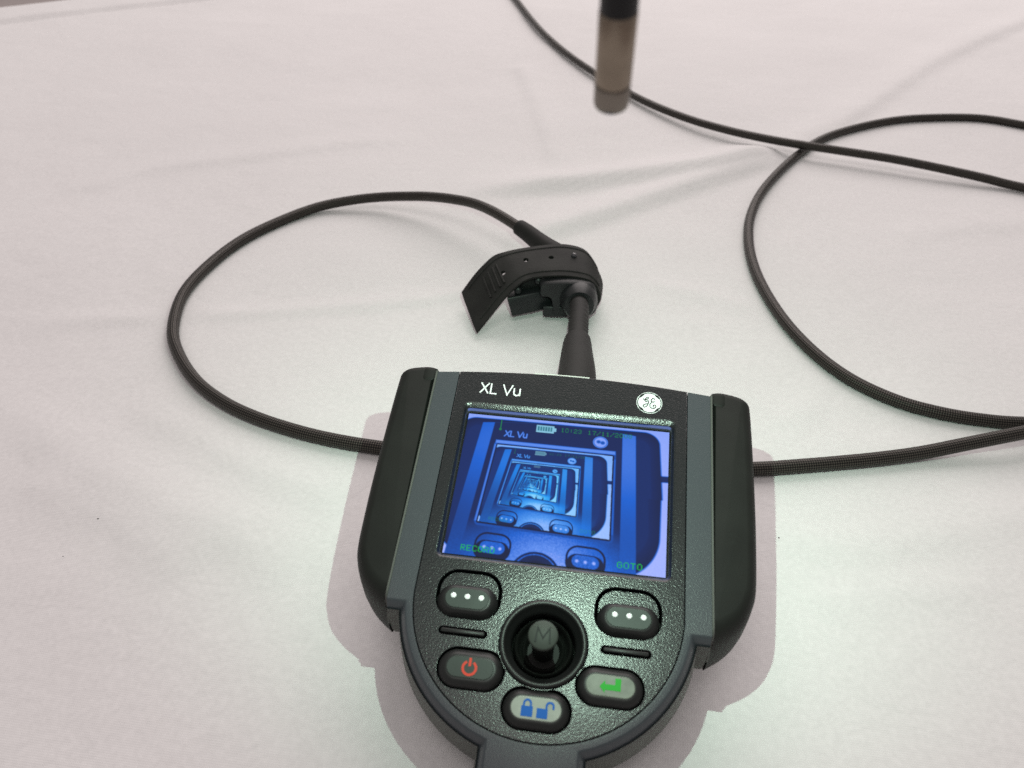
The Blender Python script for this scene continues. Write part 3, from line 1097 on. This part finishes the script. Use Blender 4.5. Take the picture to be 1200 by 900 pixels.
# ---- print on the face
strokes('model_lettering', XLVU, 0.56, 0.12, 0.22, M['white'], DEV)
lx, ly = 29.9, 38.9
V, F = loft([z_(circle2(lx, ly, 4.85, 48), 0.1), z_(circle2(lx, ly, 4.85, 48), 0.24)], False, True)
logo = make('round_logo', V, F, M['white'], DEV, smooth=0)
ring_pts = [(lx + 4.42 * math.cos(a), ly + 4.42 * math.sin(a)) for a in np.linspace(0, 2 * math.pi, 61)]
G = [(700, 285), (712, 296), (733, 291), (747, 279), (738, 270), (723, 283), (718, 302), (729, 310), (745, 300), (748, 320), (738, 345), (718, 360), (703, 352), (712, 338), (742, 326)]
E_ = [(803, 287), (793, 276), (778, 285), (771, 300), (782, 309), (802, 305), (778, 313), (762, 332), (765, 352), (785, 365), (808, 358), (815, 342), (803, 333), (790, 342), (798, 353)]


def logo_pt(p):
    return (lx + (p[0] - 757) / 23.3, ly - (p[1] - 318) / 19.2)


lines = [ring_pts, catmull([logo_pt(p) for p in G], 5), catmull([logo_pt(p) for p in E_], 5)]
strokes('monogram', lines, 0.36, 0.22, 0.30, M['ink'], logo)
V, F = [], []
for k in range(4):
    a0 = math.radians(20 + 90 * k)
    pts = []
    for t in np.linspace(0, 1, 9):
        a = a0 + t * math.radians(42)
        pts.append((lx + (4.35 - 0.15 * t) * math.cos(a), ly + (4.35 - 0.15 * t) * math.sin(a)))
    v, f = ribbon_data(pts, 0.95, 0.22, 0.305, [0.1, 0.3, 0.5, 0.7, 0.9, 1.0, 0.9, 0.6, 0.15])
    k0 = len(V)
    V += v
    F += [tuple(i + k0 for i in q) for q in f]
make('swirl_marks', V, F, M['ink'], logo, smooth=0)

# ---- cable outlet of the instrument (tapered boot on its top wall), in instrument coordinates
INV = (Matrix.Rotation(TILT, 4, 'X')).inverted()


def to_dev(p):
    v = INV @ (Vector(p) - Vector((0, -16.666, 55.554)))
    return (v.x, v.y, v.z)


hp = [(1.6, 30.0, 46.0), (0.9, 55.0, 42.0), (0.3, 73.1, 38.0), (-1.0, 95.8, 32.0), (-1.6, 111.0, 28.6)]
hp = catmull([np.array(p, float) for p in hp], 8)
nh = len(hp)
rad = list(np.interp(np.linspace(0, 1, nh), [0, 0.55, 1.0], [9.6, 8.4, 6.7]))
endp, endd = hp[-1], (hp[-1] - hp[-3]) / np.linalg.norm(hp[-1] - hp[-3])
hp = hp + [endp + endd * 0.8, endp + endd * 1.5]
rad = rad + [6.2, 5.3]
tube('strain_relief', [to_dev(p) for p in hp], rad, M['hose'], DEV, n=32)

# ------------------------------------------------------------------ hose, tube and sleeve
cable = thing('cable', 'long thin dark braided cable looping across the white cloth', 'cable')
hz = [(-1.5, 107.0, 29.6), (-1.9, 121.0, 26.4), (-2.4, 135.0, 23.6), (-3.1, 154.4, 19.5), (-5.0, 172.0, 16.0), (-9.0, 190.0, 16.5), (-14.5, 203.0, 19.5)]
hz = catmull([np.array(p, float) for p in hz], 12)
rr = [5.15 + 0.13 * (1 if (i // 2) % 2 else -1) for i in range(len(hz))]
tube('hose', hz, rr, M['hose'], cable, n=28, smooth=60)
sl = [(-13.0, 201.5, 19.0), (-20.0, 208.8, 20.8), (-27.0, 215.0, 22.4), (-33.6, 221.0, 23.6), (-41.0, 227.5, 25.3), (-46.5, 231.8, 26.3)]
sl = catmull([np.array(p, float) for p in sl], 6)
rad = list(np.interp(np.linspace(0, 1, len(sl)), [0, 0.2, 0.45, 1], [8.2, 7.4, 6.0, 4.9]))
d = (sl[-1] - sl[-2]) / np.linalg.norm(sl[-1] - sl[-2])
sl += [sl[-1] + d * 0.7, sl[-1] + d * 1.1]
rad += [4.5, 3.2]
tube('sleeve', sl, rad, M['hose'], cable, n=28)

tube('braided_tube', path, 3.3, M['braid'], cable, n=20)

# ------------------------------------------------------------------ strap and clip
strap = thing('strap_clip', 'black rubber watch-style strap buckled round a clip behind the instrument', 'strap', (0, 0, 0))
BK = [(-73.0, 178.5, 9.0), (-66.4, 183.9, 18.0), (-59.9, 187.6, 25.0), (-55.4, 191.0, 28.0), (-49.6, 192.3, 30.0), (-41.0, 195.9, 31.0), (-26.7, 202.2, 31.0), (-16.9, 204.8, 31.0),
      (-6.7, 204.0, 30.0), (-0.8, 201.1, 27.0), (3.8, 195.6, 22.0), (7.5, 192.4, 15.0), (6.0, 193.0, 8.0)]
FR = [(-59.0, 147.7, 3.0), (-52.4, 155.4, 10.0), (-46.8, 159.5, 17.0), (-41.6, 164.0, 22.0), (-36.5, 169.0, 25.0), (-30.8, 172.9, 26.0), (-21.3, 174.5, 27.0), (-11.8, 175.9, 27.0),
      (-2.1, 176.3, 26.0), (2.8, 177.4, 23.0), (6.1, 177.8, 18.0), (7.1, 178.1, 11.0), (4.5, 179.0, 5.0)]
bk = catmull([np.array(p, float) for p in BK], 6)
fr = catmull([np.array(p, float) for p in FR], 6)
ns = len(bk)
NC = 9
mid = [(a + b) / 2 for a, b in zip(bk, fr)]
norms = []
for i in range(ns):
    t = mid[min(i + 1, ns - 1)] - mid[max(i - 1, 0)]
    w = bk[i] - fr[i]
    nn = np.cross(t, w)
    norms.append(nn / np.linalg.norm(nn))
TH = 2.3
rows = []
for i in range(ns):
    r = []
    for k in range(NC):
        f = k / (NC - 1)
        r.append(fr[i] + (bk[i] - fr[i]) * f)
    edge = [0.0, 0.75] + [1.0] * (NC - 4) + [0.75, 0.0]
    top = [p + norms[i] * (TH * 0.5 * (0.55 + 0.45 * e)) for p, e in zip(r, edge)]
    bot = [p - norms[i] * (TH * 0.5 * (0.55 + 0.45 * e)) for p, e in zip(r, edge)]
    rows.append(top + bot[::-1])
V, F = loft(rows, False, False)
nn_ = 2 * NC
F.append(tuple(range(nn_)))
F.append(tuple(range((ns - 1) * nn_, ns * nn_)))
band = make('strap_band', V, F, M['strap'], strap, smooth=40)


def strap_at(sf, cf):
    i = min(int(sf), ns - 2)
    f = sf - i
    p = (fr[i] * (1 - f) + fr[i + 1] * f) * (1 - cf) + (bk[i] * (1 - f) + bk[i + 1] * f) * cf
    return p, norms[i], (mid[i + 1] - mid[i]) / np.linalg.norm(mid[i + 1] - mid[i])


def nearest(target):
    best = None
    for i in range(ns):
        for cf in np.linspace(0.2, 0.8, 25):
            p, nn, t = strap_at(i, cf)
            dd = np.linalg.norm(p - np.array(target))
            if best is None or dd < best[0]:
                best = (dd, i, cf)
    return best[1], best[2]


hole_at = [nearest(q) for q in ((-48.3, 176.8, 26.0), (-36.8, 186.0, 29.0), (-23.4, 190.1, 29.0))]
stud_at = nearest((-9.4, 194.2, 29.0))
cutV, cutF = [], []
for i, cf in hole_at:
    p, nn, t = strap_at(i, cf)
    w = np.cross(nn, t)
    k0 = len(cutV)
    for s in (-4, 4):
        for k in range(16):
            a = 2 * math.pi * k / 16
            cutV.append(p + nn * s + (math.cos(a) * t + math.sin(a) * w) * 1.55)
    cutF += [(k0 + k, k0 + (k + 1) % 16, k0 + 16 + (k + 1) % 16, k0 + 16 + k) for k in range(16)]
    cutF += [tuple(k0 + k for k in range(16)), tuple(k0 + 16 + k for k in range(16))]
cutter = make('cutter', cutV, cutF, M['strap'], None, smooth=0)
bo = band.modifiers.new('holes', 'BOOLEAN')
bo.operation = 'DIFFERENCE'
bo.solver = 'EXACT'
bo.object = cutter
dg = bpy.context.evaluated_depsgraph_get()
nm = bpy.data.meshes.new_from_object(band.evaluated_get(dg))
band.modifiers.clear()
band.data = nm
nm.name = 'strap_band'
nm.set_sharp_from_angle(angle=math.radians(40))
bpy.data.objects.remove(cutter)

# finger ribs across the free end, raised border line
for sf in (9.0, 11.5, 14.0, 16.5):
    P = []
    for cf in np.linspace(0.25, 0.75, 7):
        p, nn, t = strap_at(sf, cf)
        P.append(p + nn * (TH * 0.5 + 0.1))
    tube('strap_rib', P, 0.75, M['strap'], strap, n=8)
for cf in (0.13, 0.88):
    P = []
    for sf in np.linspace(3, ns - 14, 60):
        p, nn, t = strap_at(sf, cf)
        P.append(p + nn * (TH * 0.5 - 0.1))
    tube('edge_piping', P, 0.42, M['strap'], strap, n=6)
p, nn, t = strap_at(*stud_at)
P = [p + nn * s for s in (0.5, 1.6, 2.3, 2.8, 3.0)]
tube('stud', P, [1.7, 1.7, 1.5, 0.9, 0.2], M['lens'], strap, n=16)

# clip body: barrel round the hose, saddle, and an arm to the left (world mm)
ax = [(-3.6, 163.5, 16.2), (-3.9, 166.5, 15.8), (-4.4, 171.0, 15.2), (-5.6, 178.0, 15.0), (-8.0, 189.0, 15.5), (-10.0, 196.0, 16.6), (-10.8, 198.5, 17.2)]
P, T, U = frames([np.array(p) for p in ax])
sx = [8.2, 9.6, 10.6, 11.0, 11.0, 10.6, 9.5]
sy = [8.2, 9.6, 10.6, 10.9, 11.0, 10.4, 9.0]
cs = []
for p, t, u, a, b in zip(P, T, U, sx, sy):
    bb = np.cross(t, u)
    cs.append([p + a * math.cos(q) * bb + b * math.sin(q) * u for q in np.linspace(0, 2 * math.pi, 33)[:-1]])
V, F = loft(cs, False, False)
F += [tuple(range(32)), tuple(range(6 * 32, 7 * 32))]
make('clip_barrel', V, F, M['clip'], strap, smooth=40)


def box_between(name, corners_lo, corners_hi, material, parent, bev=1.0):
    me = bpy.data.meshes.new(name)
    me.from_pydata([tuple(c * MM for c in v) for v in corners_lo + corners_hi], [],
                   [(3, 2, 1, 0), (4, 5, 6, 7), (0, 1, 5, 4), (1, 2, 6, 5), (2, 3, 7, 6), (3, 0, 4, 7)])
    bm = bmesh.new()
    bm.from_mesh(me)
    bmesh.ops.recalc_face_normals(bm, faces=bm.faces)
    bmesh.ops.bevel(bm, geom=list(bm.edges), offset=bev * MM, segments=2, affect='EDGES', profile=0.5)
    bm.to_mesh(me)
    bm.free()
    me.polygons.foreach_set('use_smooth', [True] * len(me.polygons))
    me.set_sharp_from_angle(angle=math.radians(35))
    return link(name, me, material, parent)


# saddle plate under the strap: a curved flange that hugs the barrel and reaches to the left
sec = [(-26.5, 16.5), (-27.0, 20.5), (-26.0, 24.2), (-18.0, 25.6), (-8.0, 26.0), (-1.0, 25.2), (3.4, 22.6), (5.4, 18.0), (6.4, 12.0), (5.6, 6.5), (2.0, 3.6),
       (0.5, 5.0), (3.4, 8.0), (3.8, 13.0), (2.0, 18.5), (-3.0, 21.0), (-9.5, 20.6), (-13.2, 17.0), (-15.2, 11.0), (-15.6, 4.8), (-18.6, 4.2), (-19.4, 10.0), (-20.4, 14.6), (-22.8, 16.2)]
sec = [tuple(p) for p in catmull(sec, 3, True)]
cs = []
for y, k in ((171.2, 0.94), (172.2, 0.985), (174.5, 1.0), (186.0, 1.0), (197.0, 1.0), (199.0, 0.96)):
    cs.append([(-10 + (x + 10) * k, y + 0.06 * (x + 10), 14.5 + (z - 14.5) * k + 0.02 * (y - 171)) for x, z in sec])
ncs = len(cs[0])
V = [p for c in cs for p in c]
F = [(k * ncs + i, k * ncs + (i + 1) % ncs, (k + 1) * ncs + (i + 1) % ncs, (k + 1) * ncs + i) for k in range(len(cs) - 1) for i in range(ncs)]
for o_k in (0, (len(cs) - 1) * ncs):
    for t_ in tessellate_polygon([[Vector((V[o_k + i][0], V[o_k + i][2], 0)) for i in range(ncs)]]):
        F.append(tuple(o_k + i for i in t_))
make('saddle', V, F, M['clip'], strap, smooth=40)
# arm to the left with a stepped foot, dark hinge block behind it
box_between('clamp_arm', [(-41.6, 165.0, 4.0), (-20.0, 177.2, 4.0), (-20.0, 190, 4.0), (-43.0, 178, 4.0)],
            [(-45.2, 167.6, 14.6), (-20.0, 179.0, 15.6), (-20.0, 190, 16.0), (-45.5, 179, 15.5)], M['clip'], strap, 0.7)
box_between('clamp_step', [(-24.2, 169.8, 2.6), (-10.5, 171.4, 2.6), (-10.5, 184, 2.6), (-24.2, 184, 2.6)],
            [(-24.6, 171.4, 8.6), (-10.5, 173.0, 8.6), (-10.5, 184, 8.6), (-24.6, 184, 8.6)], M['clip'], strap, 0.7)
box_between('clamp_hinge', [(-42.0, 176.0, 13.5), (-18.0, 183.0, 13.5), (-18.0, 196, 13.5), (-42.0, 189, 13.5)],
            [(-42.0, 178.0, 24.0), (-18.0, 184.0, 25.0), (-18.0, 196, 27.0), (-42.0, 190, 26.0)], M['ink'], strap, 0.8)
for q in ((-39.5, 173.5, 17.2), (-28.5, 178.5, 21.5)):
    P = [np.array(q) + np.array([0, -1.0, 0.35]) * s for s in (-6, 1.0, 1.8, 2.2)]
    tube('clamp_pin', P, [2.3, 2.3, 1.9, 0.9], M['clip'], strap, n=16)

# ------------------------------------------------------------------ probe tip held over the screen
probe = thing('probe_tip', 'bare metal probe tip with black neck hanging out of focus above the screen', 'probe', TIP * MM,
              (NRM.to_track_quat('Z', 'Y')).to_euler())
R0 = 3.28
lathe('tip_adapter', [(1.7, 0.5), (1.75, 0.0), (2.7, 0.0), (3.1, 0.35), (R0, 1.0), (R0, 4.6), (R0 - 0.12, 4.9)], 0, 0, M['metal_dark'], probe, n=40)
lathe('metal_barrel', [(R0 - 0.25, 4.8), (R0 - 0.25, 5.15), (R0, 5.3), (R0 + 0.05, 18.4), (R0 - 0.2, 18.9), (2.5, 19.0)], 0, 0, M['metal'], probe, n=40)
lathe('lens', [(1.68, 0.55), (1.2, 0.62), (0.0, 0.66)], 0, 0, M['lens'], probe, n=24)
nk = catmull([np.array(p, float) for p in ((0, 0, 18.5), (0, 0, 24), (0, 0.5, 32), (1, 3, 44), (3, 9, 60), (6, 22, 82), (9, 45, 108))], 5)
tube('bending_neck', nk, R0 - 0.05, M['neck'], probe, n=24)

# specks on the sheet
for i, (x, y, r, lab) in enumerate(((-196.0, -10.8, 0.32, 'dark speck of lint on the white cloth left of the instrument, the upper one'),
                                    (-199.3, -31.9, 0.2, 'tiny dark speck of lint on the white cloth left of the instrument, the lower one'),
                                    (91.5, 20.1, 0.26, 'dark speck of lint on the white cloth right of the instrument'))):
    P = [(x + dx * r, y + dy * r, 1.0 + dz) for dx, dy, dz in ((-1.2, -0.3, 0), (-0.4, 0.2, 0.15), (0.5, -0.1, 0.15), (1.1, 0.4, 0))]
    o = tube('lint_speck', P, [r * 0.5, r * 0.8, r * 0.7, r * 0.3], M['lint'], None, n=7)
    tag(o, lab, 'lint', 'specks of lint on the cloth')
